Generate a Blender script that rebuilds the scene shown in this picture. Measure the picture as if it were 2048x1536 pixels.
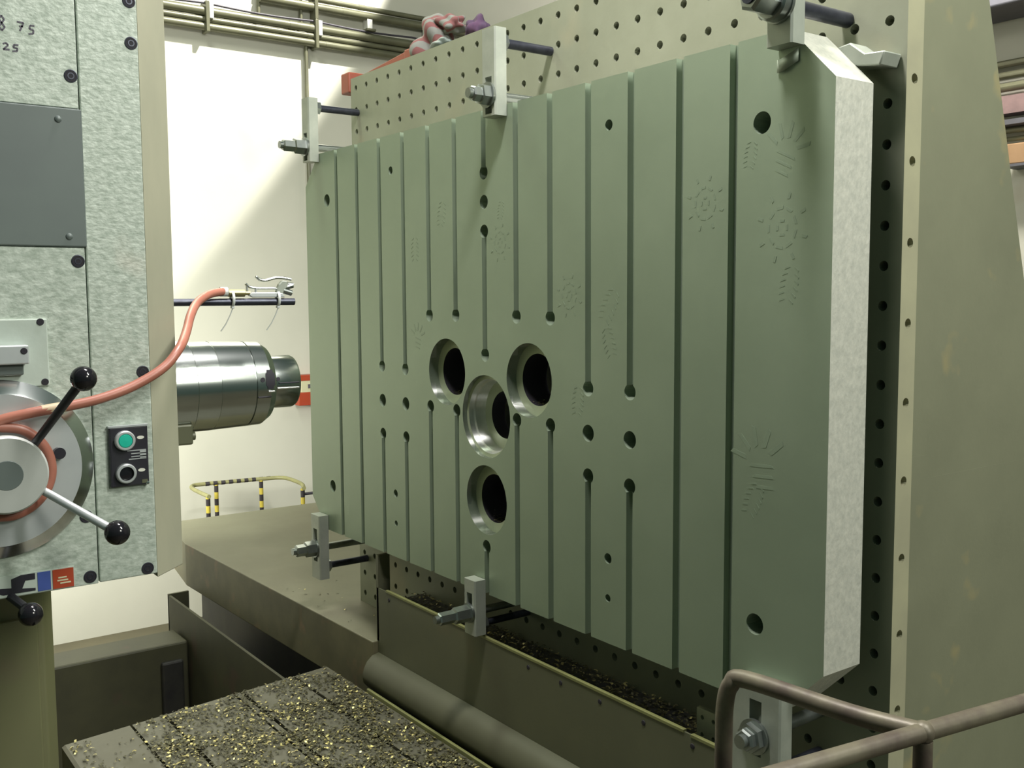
import bpy, bmesh, math, random
from mathutils import Vector, Matrix
random.seed(7)
S = bpy.context.scene
for o in list(bpy.data.objects):
    bpy.data.objects.remove(o)
C = S.collection
PI = math.pi

# ------------------------------------------------------------------ camera
YAW, PITCH, ROLL = math.radians(53.794), math.radians(4.954), math.radians(-.356)
fwd = Vector((math.cos(YAW)*math.cos(PITCH), math.sin(YAW)*math.cos(PITCH), -math.sin(PITCH)))
rgt = Vector((math.sin(YAW), -math.cos(YAW), 0))
up = rgt.cross(fwd)
r2 = rgt*math.cos(ROLL)+up*math.sin(ROLL)
u2 = up*math.cos(ROLL)-rgt*math.sin(ROLL)
cd = bpy.data.cameras.new('camera')
cam = bpy.data.objects.new('camera', cd)
C.objects.link(cam)
M = Matrix((r2, u2, -fwd)).transposed().to_4x4()
M.translation = Vector((0, 0, 2.1))
cam.matrix_world = M
cd.sensor_width = 36.0
cd.lens = 2026.5/2048*36
cd.clip_start = .02
S.camera = cam

# ------------------------------------------------------------------ world, lamps, exposure
S.view_settings.view_transform = 'Standard'
S.view_settings.look = 'None'
S.view_settings.exposure = 0.0
S.view_settings.gamma = 1.0
S.view_settings.use_curve_mapping = False
W = bpy.data.worlds.new('hall_air')
S.world = W
W.use_nodes = True
W.node_tree.nodes['Background'].inputs[0].default_value = (.6, 1.0, .82, 1)
W.node_tree.nodes['Background'].inputs[1].default_value = .09


def area(name, loc, target, sx, sy, power, col=(1, .97, .88)):
    l = bpy.data.lights.new(name, 'AREA')
    l.shape = 'RECTANGLE'
    l.size, l.size_y = sx, sy
    l.energy = power
    l.color = col
    o = bpy.data.objects.new(name, l)
    C.objects.link(o)
    o.location = loc
    o.rotation_euler = (Vector(target)-Vector(loc)).to_track_quat('-Z', 'Y').to_euler()
    return o


# rows of fluorescent fittings under the hall roof, then lamps added for the walls
area('ceiling_lamp', (1.05, 3.7, 4.4), (1.5, 3.4, 1.6), .14, .7, 19, (.86, 1, .74))
area('ceiling_lamp', (1.05, 1.6, 4.4), (1.5, 1.3, 1.9), .14, .6, 98, (1, .95, .93))
area('ceiling_lamp', (1.95, -.4, 4.3), (.5, 1.7, 1.9), .30, 1.2, 84, (1, 1, .93))
area('ceiling_lamp', (3.2, -6, 5.2), (2.0, 1.0, 1.4), 1.5, 1.5, 185, (1, 1, .88))
area('ceiling_lamp', (1.2, 4.5, 5.8), (1.6, 6.3, .8), .8, .8, 48, (.97, 1, .85))
area('ceiling_lamp', (6.7, 3.6, 5.4), (8.2, 4.7, 4.1), .4, .4, 210, (1, .96, .86))  # added lamp, aimed to whiten the upper right wall
area('hidden_fill_lamp', (.9, 5.2, 1.6), (1.25, 6.5, 1.3), .5, .4, 60, (1, 1, .88))  # added behind the headstock, unseen, to brighten the lower far wall
sp = bpy.data.lights.new('added_wall_spot', 'SPOT')  # unseen spot added; its cone edge makes the wall's diagonal light boundary
sp.energy = 2000
sp.color = (1, .97, .88)
sp.spot_size = math.radians(88.8)
sp.spot_blend = .05
sp.shadow_soft_size = .05
so = bpy.data.objects.new('added_wall_spot', sp)
C.objects.link(so)
so.location = (3.75, 4.5, 6.5)
so.rotation_euler = (Vector((2.2, 6.5, 5.8))-so.location).to_track_quat('-Z', 'Y').to_euler()


# ------------------------------------------------------------------ materials
def mat(name, c1, c2=None, metal=0.0, rough=.5, scale=8.0, stretch=(1, 1, 1), bump=0.0, bscale=60.0,
        detail=4.0, lo=.35, hi=.65, spec=.5, rvar=0.0, spots=None):
    m = bpy.data.materials.new(name)
    m.use_nodes = True
    nt = m.node_tree
    N, L = nt.nodes, nt.links
    b = N['Principled BSDF']
    b.inputs['Metallic'].default_value = metal
    b.inputs['Roughness'].default_value = rough
    b.inputs['Specular IOR Level'].default_value = spec
    b.inputs['Base Color'].default_value = (*c1, 1)
    tc = N.new('ShaderNodeTexCoord')
    mp = N.new('ShaderNodeMapping')
    mp.inputs['Scale'].default_value = stretch
    L.new(tc.outputs['Object'], mp.inputs[0])
    if c2 is not None:
        nz = N.new('ShaderNodeTexNoise')
        nz.inputs['Scale'].default_value = scale
        nz.inputs['Detail'].default_value = detail
        nz.inputs['Roughness'].default_value = .6
        L.new(mp.outputs[0], nz.inputs['Vector'])
        rp = N.new('ShaderNodeValToRGB')
        rp.color_ramp.elements[0].position = lo
        rp.color_ramp.elements[1].position = hi
        rp.color_ramp.elements[0].color = (*c2, 1)
        rp.color_ramp.elements[1].color = (*c1, 1)
        L.new(nz.outputs['Fac'], rp.inputs[0])
        out = rp.outputs[0]
        if spots:
            sc, thr, col, amt = spots
            n2 = N.new('ShaderNodeTexNoise')
            n2.inputs['Scale'].default_value = sc
            n2.inputs['Detail'].default_value = 3
            L.new(tc.outputs['Object'], n2.inputs['Vector'])
            r2_ = N.new('ShaderNodeValToRGB')
            r2_.color_ramp.elements[0].position = thr
            r2_.color_ramp.elements[1].position = thr+.1
            r2_.color_ramp.elements[0].color = (0, 0, 0, 1)
            r2_.color_ramp.elements[1].color = (amt, amt, amt, 1)
            L.new(n2.outputs['Fac'], r2_.inputs[0])
            mx = N.new('ShaderNodeMix')
            mx.data_type = 'RGBA'
            L.new(r2_.outputs[0], mx.inputs['Factor'])
            L.new(out, mx.inputs['A'])
            mx.inputs['B'].default_value = (*col, 1)
            out = mx.outputs['Result']
        L.new(out, b.inputs['Base Color'])
        if rvar:
            mr = N.new('ShaderNodeMapRange')
            mr.inputs['To Min'].default_value = rough-rvar
            mr.inputs['To Max'].default_value = rough+rvar
            L.new(nz.outputs['Fac'], mr.inputs['Value'])
            L.new(mr.outputs[0], b.inputs['Roughness'])
    if bump:
        n3 = N.new('ShaderNodeTexNoise')
        n3.inputs['Scale'].default_value = bscale
        n3.inputs['Detail'].default_value = 3
        L.new(mp.outputs[0], n3.inputs['Vector'])
        bp = N.new('ShaderNodeBump')
        bp.inputs['Strength'].default_value = bump
        bp.inputs['Distance'].default_value = .004
        L.new(n3.outputs['Fac'], bp.inputs['Height'])
        L.new(bp.outputs[0], b.inputs['Normal'])
    return m


m_plate = mat('ground_steel_plate', (.30, .37, .272), (.272, .34, .247), .45, .45, 3.0, rvar=.06, bump=.02, bscale=150)
m_plateside = mat('milled_steel_edge', (.66, .66, .58), (.54, .55, .485), .3, .5, 70, (1, 1, .7), bump=.3, bscale=110)
m_print = mat('oily_smudge', (.235, .30, .215), (.248, .315, .225), .25, .5, 20)
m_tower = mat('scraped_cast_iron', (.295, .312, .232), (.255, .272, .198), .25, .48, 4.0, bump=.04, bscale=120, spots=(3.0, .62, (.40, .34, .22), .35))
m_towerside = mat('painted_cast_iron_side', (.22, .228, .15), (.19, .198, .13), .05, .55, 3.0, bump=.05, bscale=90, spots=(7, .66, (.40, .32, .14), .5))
m_strip = mat('bare_iron_strip', (.42, .41, .27), (.36, .35, .24), .1, .5, 6)
m_hole = mat('dark_bore', (.02, .018, .025), None, .2, .7)
m_polish = mat('turned_steel', (.80, .82, .80), (.72, .75, .72), 1.0, .42, 40, (1, 1, 1))
_nt = m_polish.node_tree
_tg = _nt.nodes.new('ShaderNodeTangent')
_tg.direction_type = 'RADIAL'
_tg.axis = 'X'
_b = _nt.nodes['Principled BSDF']
_nt.links.new(_tg.outputs[0], _b.inputs['Tangent'])
_b.inputs['Anisotropic'].default_value = .95
_b.inputs['Anisotropic Rotation'].default_value = .25
m_shoulder = mat('turned_face', (.46, .52, .36), (.42, .48, .33), .3, .45, 20)
m_head = mat('hammered_grey_green_paint', (.56, .62, .55), (.37, .43, .365), .1, .5, 75, (1, 1, 1.5), bump=.22, bscale=110, lo=.36, hi=.64, spots=(4.0, .63, (.60, .55, .47), .6))
m_headsmooth = mat('grey_green_enamel', (.50, .57, .51), (.45, .51, .45), .05, .45, 10, bump=.05, bscale=80, spots=(5, .66, (.55, .42, .32), .5))
m_chamfer = mat('worn_beige_enamel', (.385, .38, .28), (.33, .33, .245), .05, .5, 9, (1, 1, .4), spots=(6, .65, (.40, .31, .22), .4))
m_darkpanel = mat('dark_grey_cover', (.135, .165, .155), (.12, .145, .14), .1, .45, 5)
m_black = mat('black_plastic', (.012, .011, .014), None, 0, .12)
m_blackmatte = mat('black_enamel', (.022, .02, .03), (.03, .03, .035), 0, .35, 30)
m_chrome = mat('bright_chrome', (.85, .86, .86), None, 1.0, .16)
m_steel = mat('bright_steel', (.62, .65, .62), (.52, .55, .53), .9, .28, 20)
m_spindle = mat('ground_spindle_steel', (.50, .53, .51), (.43, .46, .44), 1.0, .2, 12, (.3, 1, 1))
m_clamp = mat('clamp_steel', (.40, .43, .37), (.33, .36, .31), .35, .45, 14)
m_nut = mat('nut_steel', (.36, .39, .37), (.28, .31, .30), .9, .3, 25)
m_stud = mat('blackened_stud', (.06, .065, .085), (.04, .042, .06), .6, .35, 40)
m_dial = mat('satin_aluminium', (.62, .65, .65), (.56, .59, .60), .55, .38, 14)
m_bevel = mat('polished_bevel', (.75, .77, .77), None, 1.0, .18)
m_hub = mat('dull_hub_grey', (.50, .52, .49), (.46, .48, .45), .2, .5, 16)
m_hose = mat('red_rubber_hose', (.43, .17, .12), (.36, .13, .09), 0, .38, 14)
m_hoseworn = mat('worn_hose_band', (.62, .50, .33), (.55, .42, .27), 0, .45, 30)
m_green = mat('green_lens', (.02, .50, .36), None, 0, .3)
m_white = mat('white_mark', (.75, .75, .66), None, 0, .5)
m_ink = mat('dark_ink', (.10, .09, .12), None, 0, .6)
m_blue = mat('blue_enamel', (.06, .10, .35), (.05, .085, .30), 0, .4, 20)
m_red = mat('red_enamel', (.40, .06, .02), (.42, .06, .03), 0, .4, 20)
m_redbeam = mat('red_oxide_paint', (.34, .085, .05), (.26, .075, .045), 0, .5, 6, spots=(9, .6, (.22, .10, .07), .7))
m_wall = mat('whitewashed_plaster', (.60, .59, .52), (.56, .555, .485), 0, .85, 1.4, bump=.1, bscale=30, spots=(1.2, .66, (.48, .44, .35), .6))
m_floor = mat('oily_concrete', (.13, .115, .07), (.09, .08, .05), 0, .6, 1.6, bump=.2, bscale=12)
m_conduit = mat('painted_conduit', (.15, .15, .095), (.115, .115, .075), .2, .35, 5)
m_wire = mat('dark_cable', (.05, .045, .06), None, 0, .5)
m_galv = mat('pale_strut', (.62, .62, .60), (.55, .55, .53), .2, .5, 12)
m_yel = mat('yellow_paint', (.55, .45, .06), (.48, .38, .06), 0, .5, 12)
m_blk = mat('black_paint', (.03, .025, .03), None, 0, .5)
m_railtop = mat('faded_hazard_paint', (.30, .29, .13), (.24, .23, .11), 0, .55, 14)
m_bed = mat('machined_bed_top', (.185, .182, .122), (.155, .15, .10), .1, .5, 3.0, bump=.03, bscale=60, spots=(2.2, .6, (.215, .20, .14), .6))
m_bedside = mat('oily_bed_side', (.15, .14, .08), (.10, .095, .055), 0, .5, 5, (1, 1, 1), spots=(7, .6, (.22, .15, .09), .7))
m_tray = mat('olive_sheet_steel', (.12, .125, .075), (.10, .105, .065), .1, .45, 3, spots=(4, .63, (.15, .12, .07), .5))
m_lip = mat('yellowish_lip', (.22, .23, .09), (.17, .175, .07), .1, .45, 12)  # lighter than the tray sheet; carries the lip's highlight in its colour
m_cover = mat('grey_round_cover', (.075, .078, .045), (.062, .064, .037), .05, .5, 3)
m_dark = mat('dark_void', (.035, .035, .03), (.02, .02, .022), 0, .5, 9)  # near-black colour carries the shade of gaps and trough
m_table = mat('t_slot_table', (.125, .122, .09), (.10, .097, .068), .2, .5, 9, spots=(6, .55, (.07, .066, .036), .7))
m_column = mat('olive_column', (.20, .205, .10), (.175, .175, .09), 0, .55, 3, (1, 1, .5), spots=(5, .62, (.18, .14, .10), .5))
m_casing = mat('dark_casing', (.075, .075, .042), (.055, .055, .033), 0, .55, 4, spots=(6, .62, (.09, .06, .045), .7))
m_handrail = mat('worn_handrail', (.155, .138, .095), (.08, .06, .05), .2, .45, 12, (1, 1, 1), bump=.15, bscale=60)
m_chip = mat('brass_coloured_chip', (.62, .55, .22), (.38, .33, .16), .6, .3, 60, lo=.4, hi=.6)
m_chipdark = mat('dark_chip', (.09, .085, .035), (.05, .046, .022), .2, .45, 60)
m_cream = mat('cream_enamel', (.62, .60, .40), None, 0, .5)
m_orange = mat('tan_orange_paint', (.32, .20, .11), (.28, .17, .09), 0, .5, 8)
m_glove = mat('dark_violet_knit', (.06, .04, .08), (.10, .05, .10), 0, .9, 20)
m_foil = mat('foil_shim', (.27, .31, .24), None, .2, .55)
m_tie = mat('white_nylon', (.72, .75, .74), None, 0, .4)
m_brass = mat('dull_brass', (.40, .36, .18), None, .8, .35)
m_purple = mat('brown_violet_paint', (.20, .13, .13), (.15, .10, .10), 0, .5, 8)
m_beam = mat('dark_crane_steel', (.10, .10, .12), (.08, .08, .09), .1, .6, 5)


def stripes(name):
    m = bpy.data.materials.new(name)
    m.use_nodes = True
    N, L = m.node_tree.nodes, m.node_tree.links
    b = N['Principled BSDF']
    b.inputs['Roughness'].default_value = .9
    tc = N.new('ShaderNodeTexCoord')
    wv = N.new('ShaderNodeTexWave')
    wv.inputs['Scale'].default_value = 10
    wv.inputs['Distortion'].default_value = 2.5
    wv.bands_direction = 'DIAGONAL'
    wv.inputs['Detail'].default_value = 1
    L.new(tc.outputs['Object'], wv.inputs[0])
    rp = N.new('ShaderNodeValToRGB')
    e = rp.color_ramp.elements
    e[0].color = (.21, .085, .085, 1)
    e[0].position = .42
    e[1].color = (.21, .215, .20, 1)
    e[1].position = .55
    L.new(wv.outputs[0], rp.inputs[0])
    L.new(rp.outputs[0], b.inputs[0])
    return m


m_rag = stripes('red_grey_striped_cloth')


# ------------------------------------------------------------------ mesh helpers
class MB:
    def __init__(s):
        s.v, s.f, s.m = [], [], []
        s.cur = 0

    def add(s, vs, fs):
        k = len(s.v)
        s.v += [Vector(p) for p in vs]
        s.f += [tuple(k+i for i in f) for f in fs]
        s.m += [s.cur]*len(fs)
        return s

    def box(s, x0, x1, y0, y1, z0, z1):
        return s.add([(x, y, z) for x in (x0, x1) for y in (y0, y1) for z in (z0, z1)],
                     [(0, 1, 3, 2), (4, 6, 7, 5), (0, 4, 5, 1), (2, 3, 7, 6), (0, 2, 6, 4), (1, 5, 7, 3)])

    def prism(s, poly, axis, a, b):
        """poly in the two other axes (in xyz order), extruded along axis from a to b (numbers or per-vertex callables)"""
        n = len(poly)
        vs = []
        for e in (a, b):
            for p in poly:
                t = e(p) if callable(e) else e
                q = list(p)
                q.insert(axis, t)
                vs.append(q)
        fs = [tuple(range(n)), tuple(range(2*n-1, n-1, -1))]
        fs += [(i, (i+1) % n, n+(i+1) % n, n+i) for i in range(n)]
        return s.add(vs, fs)

    def frame(s, d):
        d = Vector(d).normalized()
        a = Vector((0, 0, 1)) if abs(d.z) < .9 else Vector((1, 0, 0))
        u = d.cross(a).normalized()
        return d, u, d.cross(u)

    def lathe(s, o, d, prof, n=32, rot=0.0, closed=False):
        """prof: (along, radius)"""
        d, u, w = s.frame(d)
        o = Vector(o)
        vs, fs = [], []
        for t, r in prof:
            for i in range(n):
                a = 2*PI*i/n+rot
                vs.append(o+d*t+(u*math.cos(a)+w*math.sin(a))*r)
        for j in range(len(prof)-1):
            for i in range(n):
                fs.append((j*n+i, j*n+(i+1) % n, (j+1)*n+(i+1) % n, (j+1)*n+i))
        if closed:
            fs.append(tuple(range(n-1, -1, -1)))
            k = (len(prof)-1)*n
            fs.append(tuple(k+i for i in range(n)))
        return s.add(vs, fs)

    def cyl(s, p0, p1, r, n=20, r1=None, rot=0.0):
        p0, p1 = Vector(p0), Vector(p1)
        L = (p1-p0).length
        return s.lathe(p0, p1-p0, [(0, r), (L, r if r1 is None else r1)], n, rot, True)

    def tube(s, pts, r, n=10, caps=True):
        pts = [Vector(p) for p in pts]
        d, u, w = s.frame(pts[1]-pts[0])
        vs, fs = [], []
        for j, p in enumerate(pts):
            if j == 0:
                t = pts[1]-pts[0]
            elif j == len(pts)-1:
                t = pts[-1]-pts[-2]
            else:
                t = (pts[j+1]-p).normalized()+(p-pts[j-1]).normalized()
            t.normalize()
            u = (u-t*u.dot(t)).normalized()
            w = t.cross(u)
            rr = r[j] if isinstance(r, (list, tuple)) else r
            for i in range(n):
                a = 2*PI*i/n
                vs.append(p+(u*math.cos(a)+w*math.sin(a))*rr)
        for j in range(len(pts)-1):
            for i in range(n):
                fs.append((j*n+i, j*n+(i+1) % n, (j+1)*n+(i+1) % n, (j+1)*n+i))
        if caps:
            fs.append(tuple(range(n-1, -1, -1)))
            k = (len(pts)-1)*n
            fs.append(tuple(k+i for i in range(n)))
        return s.add(vs, fs)

    def ball(s, c, r, n=24, k=12, sc=(1, 1, 1)):
        c = Vector(c)
        vs = [c+Vector((0, 0, r*sc[2]))]
        for j in range(1, k):
            t = PI*j/k
            for i in range(n):
                a = 2*PI*i/n
                vs.append(c+Vector((r*sc[0]*math.sin(t)*math.cos(a), r*sc[1]*math.sin(t)*math.sin(a), r*sc[2]*math.cos(t))))
        vs.append(c-Vector((0, 0, r*sc[2])))
        fs = [(0, 1+i, 1+(i+1) % n) for i in range(n)]
        for j in range(k-2):
            for i in range(n):
                a = 1+j*n
                fs.append((a+i, a+n+i, a+n+(i+1) % n, a+(i+1) % n))
        a = 1+(k-2)*n
        fs += [(a+i, len(vs)-1, a+(i+1) % n) for i in range(n)]
        return s.add(vs, fs)

    def cells(s, o, u, v, w, h, cu, cv, r, depth, nrm, n=12):
        """one rectangular cell (centre o, half sizes w/2,h/2 along u,v) with a round hole sunk along -nrm"""
        o, u, v, nrm = Vector(o), Vector(u), Vector(v), Vector(nrm)
        out, inn, bot = [], [], []
        for i in range(n):
            a = 2*PI*(i+.5)/n
            ca, sa = math.cos(a), math.sin(a)
            inn.append(o+u*(ca*r)+v*(sa*r))
            bot.append(o+u*(ca*r)+v*(sa*r)-nrm*depth)
            t = min(1/abs(ca) if abs(ca) > 1e-6 else 9, 1/abs(sa) if abs(sa) > 1e-6 else 9)
            out.append(o+u*(ca*t*w/2)+v*(sa*t*h/2))
        cor = []
        for i in range(n):   # insert corners
            cor.append(out[i])
        vs = out+inn+bot
        fs = []
        for i in range(n):
            j = (i+1) % n
            fs.append((i, j, n+j, n+i))
            fs.append((n+i, n+j, 2*n+j, 2*n+i))
        fs.append(tuple(2*n+i for i in range(n)))
        k = len(s.v)
        s.add(vs, fs)
        # corner triangles
        for sx in (1, -1):
            for sy in (1, -1):
                c = o+u*(sx*w/2)+v*(sy*h/2)
                idx = sorted(range(n), key=lambda i: (out[i]-c).length)[:2]
                s.v.append(c)
                s.f.append((k+idx[0], len(s.v)-1, k+idx[1]))
                s.m.append(s.cur)
        return s

    def obj(s, name, m, parent=None, root=None, smooth=30, bevel=0.0, recalc=True):
        me = bpy.data.meshes.new(name)
        off = Vector((0, 0, 0))
        r = root if root is not None else parent
        while r is not None and r.parent is not None:
            r = r.parent
        if r is not None:
            off = r.location
        me.from_pydata([tuple(p-off) for p in s.v], [], s.f)
        for mm in (m if isinstance(m, (list, tuple)) else [m]):
            me.materials.append(mm)
        for p, i in zip(me.polygons, s.m):
            p.material_index = i
        if recalc:
            bm = bmesh.new()
            bm.from_mesh(me)
            bmesh.ops.recalc_face_normals(bm, faces=bm.faces)
            bm.to_mesh(me)
            bm.free()
        if smooth:
            for p in me.polygons:
                p.use_smooth = True
            me.set_sharp_from_angle(angle=math.radians(smooth))
        o = bpy.data.objects.new(name, me)
        C.objects.link(o)
        if parent is not None:
            o.parent = parent
        if bevel:
            bv = o.modifiers.new('bevel', 'BEVEL')
            bv.width = bevel
            bv.segments = 2
            bv.limit_method = 'ANGLE'
            bv.angle_limit = math.radians(50)
        return o


def thing(name, label, cat, loc, group=None):
    o = bpy.data.objects.new(name, None)
    o.empty_display_size = .05
    C.objects.link(o)
    o.location = loc
    o['label'] = label
    o['category'] = cat
    if group:
        o['group'] = group
    return o


def tag(o, label, cat, group=None):
    o['label'] = label
    o['category'] = cat
    if group:
        o['group'] = group
    return o


def struct(name, mb, m, parent=None, **k):
    o = mb.obj(name, m, parent, **k)
    o['kind'] = 'structure'
    return o


def dup(root, loc, label=None):
    r = root.copy()
    C.objects.link(r)
    r.location = loc
    if label:
        r['label'] = label
    for ch in list(root.children):
        c = ch.copy()
        C.objects.link(c)
        c.parent = r
        for g in list(ch.children):
            d = g.copy()
            C.objects.link(d)
            d.parent = c
    return r


def smoothpts(pts, k=6):
    """Catmull-Rom through pts"""
    pts = [Vector(p) for p in pts]
    P = [pts[0]*2-pts[1]]+pts+[pts[-1]*2-pts[-2]]
    out = []
    for i in range(1, len(P)-2):
        for j in range(k):
            t = j/k
            a, b, c, d = P[i-1], P[i], P[i+1], P[i+2]
            out.append(.5*((2*b)+(c-a)*t+(2*a-5*b+4*c-d)*t*t+(3*b-a-3*c+d)*t**3))
    out.append(pts[-1])
    return out


# ================================================================== THE HALL
struct('floor', MB().box(-4, 12, -5, 12, -.1, 0), m_floor, smooth=0)
struct('wall_far', MB().box(-4, 8.4, 6.5, 6.7, 0, 7.5), m_wall, smooth=0)
struct('wall_right', MB().box(8.2, 8.4, -5, 6.7, 0, 7.5), m_wall, smooth=0)

# conduits along the far wall -------------------------------------------------
YC = 6.45
conduits = [  # z, r, x0, x1, label
    (3.907, .029, -2.0, 8.1, 'thick olive conduit, topmost of the three lower conduits on far wall'),
    (3.857, .018, -2.0, 8.1, 'thin olive conduit in the middle of the three lower conduits on far wall'),
    (3.811, .025, -2.0, 8.1, 'thick olive conduit lowest on the far wall'),
    (4.050, .028, 2.70, 8.1, 'thick pale olive conduit, lower of the upper pair on far wall'),
    (4.103, .018, 2.70, 8.1, 'thin grey conduit at the very top of the far wall bank'),
]
for i, (z, r, a, b, lab) in enumerate(conduits):
    t = thing('conduit', lab, 'conduit', (a, YC, z), 'conduits along the far wall')
    MB().cyl((a, YC, z), (b, YC, z), r, 14).obj('pipe', m_conduit, t)
    mb = MB()
    for x in [2.9+1.6*k+i*.13 for k in range(3)]:
        mb.cyl((x, YC, z), (x+.05, YC, z), r+.0012, 14)
        mb.obj('coupling', m_conduit, t)
        mb = MB()
# sagging cable on top of the lower bank
pts = []
for k in range(60):
    x = 1.2+k*.06
    pts.append((x, YC-.01, 3.955-.012*math.sin(((x-2.34) % .75)/.75*PI)))
tag(MB().tube(pts, .007, 6).obj('cable', m_wire), 'thin dark cable sagging along top of lower conduits', 'cable')
# vertical struts and saddles
wh = ['left of the pair', 'behind the red beam', 'just left of the striped rag']
for x, z0, z1, r, lab in ((2.70, 3.93, 4.6, .012, 'slim vertical conduit dropping onto left end of upper bank'),
                          (3.03, 2.6, 3.79, .013, 'slim vertical conduit running down from the lower bank to the left clamp'),
                          (3.00, 3.93, 4.2, .010, 'thin grey drop pipe beside the bracket where upper bank begins')):
    tag(MB().cyl((x, 6.47, z0), (x, 6.47, z1), r, 10).obj('drop_pipe', m_conduit), lab, 'pipe')
for x, lab in ((2.34, 'conduit bracket nearest the machine head, dark strap over three conduits'),
               (3.09, 'conduit bracket above the upper left clamp where both banks overlap'),
               (3.50, 'pale conduit bracket between banks, left of the rag'),
               (3.98, 'pale conduit bracket half hidden beside the striped rag')):
    t = thing('conduit_bracket', lab, 'bracket', (x, 6.49, 3.78))
    if x < 3.2:
        MB().box(x-.012, x+.012, YC-.04, 6.5, 3.775, 3.965).obj('strap', m_conduit, t, bevel=.003)
        MB().box(x+.012, x+.04, YC-.036, 6.5, 3.86, 3.96).obj('clip', m_galv, t, bevel=.003)
    else:
        MB().box(x-.02, x+.02, YC-.02, 6.5, 3.955, 4.03).obj('strut', m_galv, t, bevel=.003)
        MB().box(x-.035, x+.035, YC-.045, 6.5, 3.945, 3.962).obj('saddle', m_conduit, t, bevel=.003)
    if abs(x-3.09) < .01:
        MB().box(x-.012, x+.012, YC-.036, 6.5, 3.965, 4.13).obj('upper_strap', m_conduit, t, bevel=.003)

# red and cream box on the far wall
t = thing('wall_box', 'small red and cream box on far wall beside the spindle nose', 'box', (3.0, 6.48, 1.36))
MB().box(2.90, 3.25, 6.43, 6.5, 1.36, 1.45).obj('lower_panel', m_red, t, bevel=.004)
MB().box(2.92, 3.25, 6.435, 6.5, 1.45, 1.53).obj('middle_panel', m_cream, t, bevel=.003)
MB().box(2.90, 3.25, 6.43, 6.5, 1.53, 1.57).obj('upper_panel', m_red, t, bevel=.004)
MB().box(2.97, 2.99, 6.428, 6.436, 1.478, 1.505).obj('mark', m_ink, t, smooth=0)

# yellow and black guard rail by the far wall
t = thing('guard_rail', 'yellow and black striped guard rail by the far wall', 'railing', (2.3, 6.1, 0))
GZ = .94
MB().tube(smoothpts([(2.026, 5.78, GZ), (2.03, 6.05, GZ), (2.057, 6.17, GZ), (2.123, 6.20, GZ), (2.31, 6.177, GZ), (2.53, 6.14, GZ), (2.607, 6.116, GZ), (2.64, 6.05, GZ), (2.63, 5.83, GZ), (2.58, 5.68, GZ)], 5), .0125, 10).obj('top_rail', m_railtop, t)
for k in range(9):
    x = 2.15+k*.048
    y = 6.197-(x-2.123)*.13
    MB().cyl((x, y, GZ), (x+.024, y-.003, GZ), .0132, 10).obj('black_band', m_blk, t)
for (x, y) in ((2.026, 5.80), (2.217, 6.19), (2.497, 6.149), (2.58, 5.70)):
    pm = MB()
    k = 0
    z = 0.0
    while z < GZ-.005:
        z1 = min(z+.042, GZ-.005)
        pm.cur = k % 2
        pm.cyl((x, y, z), (x, y, z1), .0130, 10)
        z = z1
        k += 1
    pm.obj('post', [m_yel, m_blk], t)

MB().cyl((2.585, 5.70, .90), (2.85, 5.70, .90), .009, 8).obj('side_bar', m_wire, t)
# right-hand wall: conduits, crane beam and boxes glimpsed past the tower
for z, r, lab in ((3.93, .03, 'upper yellowish conduit on right wall below bright patch'), (3.84, .028, 'second yellowish conduit down on right wall'),
                  (3.745, .035, 'third pale conduit down on right wall'), (3.40, .025, 'thin conduit low on right wall above tan cabinet'), (3.33, .02, 'lowest thin conduit on right wall just above tan cabinet')):
    tag(MB().cyl((8.12, -1, z), (8.12, 6.4, z), r, 12).obj('conduit', m_conduit), lab, 'conduit')
tag(MB().box(7.7, 8.19, -1, 6.4, 4.28, 4.9).obj('crane_beam', m_beam, bevel=.02), 'dark crane beam high on the right wall', 'beam')
t = thing('wall_cabinet', 'tan orange cabinet on right wall beyond the tower edge', 'cabinet', (8.1, 4.0, 3.09))
MB().box(7.95, 8.2, 3.7, 4.27, 3.11, 3.27).obj('body', m_orange, t, bevel=.01)
MB().box(7.93, 8.2, 3.68, 4.28, 3.09, 3.11).obj('bottom_lip', m_beam, t)
t = thing('cable_tray', 'dark cable tray between the conduits on right wall', 'tray', (8.1, 4.2, 3.2))
MB().box(8.0, 8.19, 3, 4.45, 3.43, 3.47).obj('channel', m_beam, t)
MB().box(8.02, 8.19, 3, 4.5, 3.52, 3.66).obj('cover', m_purple, t)

# ================================================================== TOWER WITH GRID OF HOLES
PIT = .0816
T0 = (1.85, 3.52, 2.8913)
tower = thing('clamping_tower', 'tall cast iron angle plate with grid of drilled holes behind steel plate', 'angle plate', (2.2, 2.4, .895))
mb = MB()
for i in range(29):
    for k in range(25):
        mb.cells((1.85, 3.52-PIT*i, 2.8913-PIT*k), (0, 1, 0), (0, 0, 1), PIT, PIT, 0, 0, .0108, .04, (-1, 0, 0))
mb.obj('face_plate', m_tower, tower, smooth=0, recalc=False)
yL, yR, zT, zB = 3.52+PIT/2, 3.52-28.5*PIT, 2.8913+PIT/2, 2.8913-24.5*PIT
mb = MB()
mb.box(1.892, 1.9055, yR+.032, yL, zB, zT)
mb.add([(1.85, yL, zB), (1.85, yL, zT), (1.892, yL, zT), (1.892, yL, zB)], [(0, 1, 2, 3)])
mb.add([(1.85, yL, zT), (1.85, yR, zT), (1.906, yR, zT), (1.906, yL, zT)], [(0, 1, 2, 3)])
mb.obj('face_backing', m_tower, tower, smooth=0)
mb = MB()
for k in range(13):
    mb.cells((1.878, yR, 2.529+.3264-k*.1632), (1, 0, 0), (0, 0, 1), .056, .1632, 0, 0, .0105, .03, (0, -1, 0))
mb.obj('flange_strip', m_strip, tower, smooth=0, recalc=False)
mb = MB()
mb.prism([(1.906, zB), (1.906, zT), (2.085, zT), (2.735, zB)], 1, yR+.0015, yL-.01)
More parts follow.
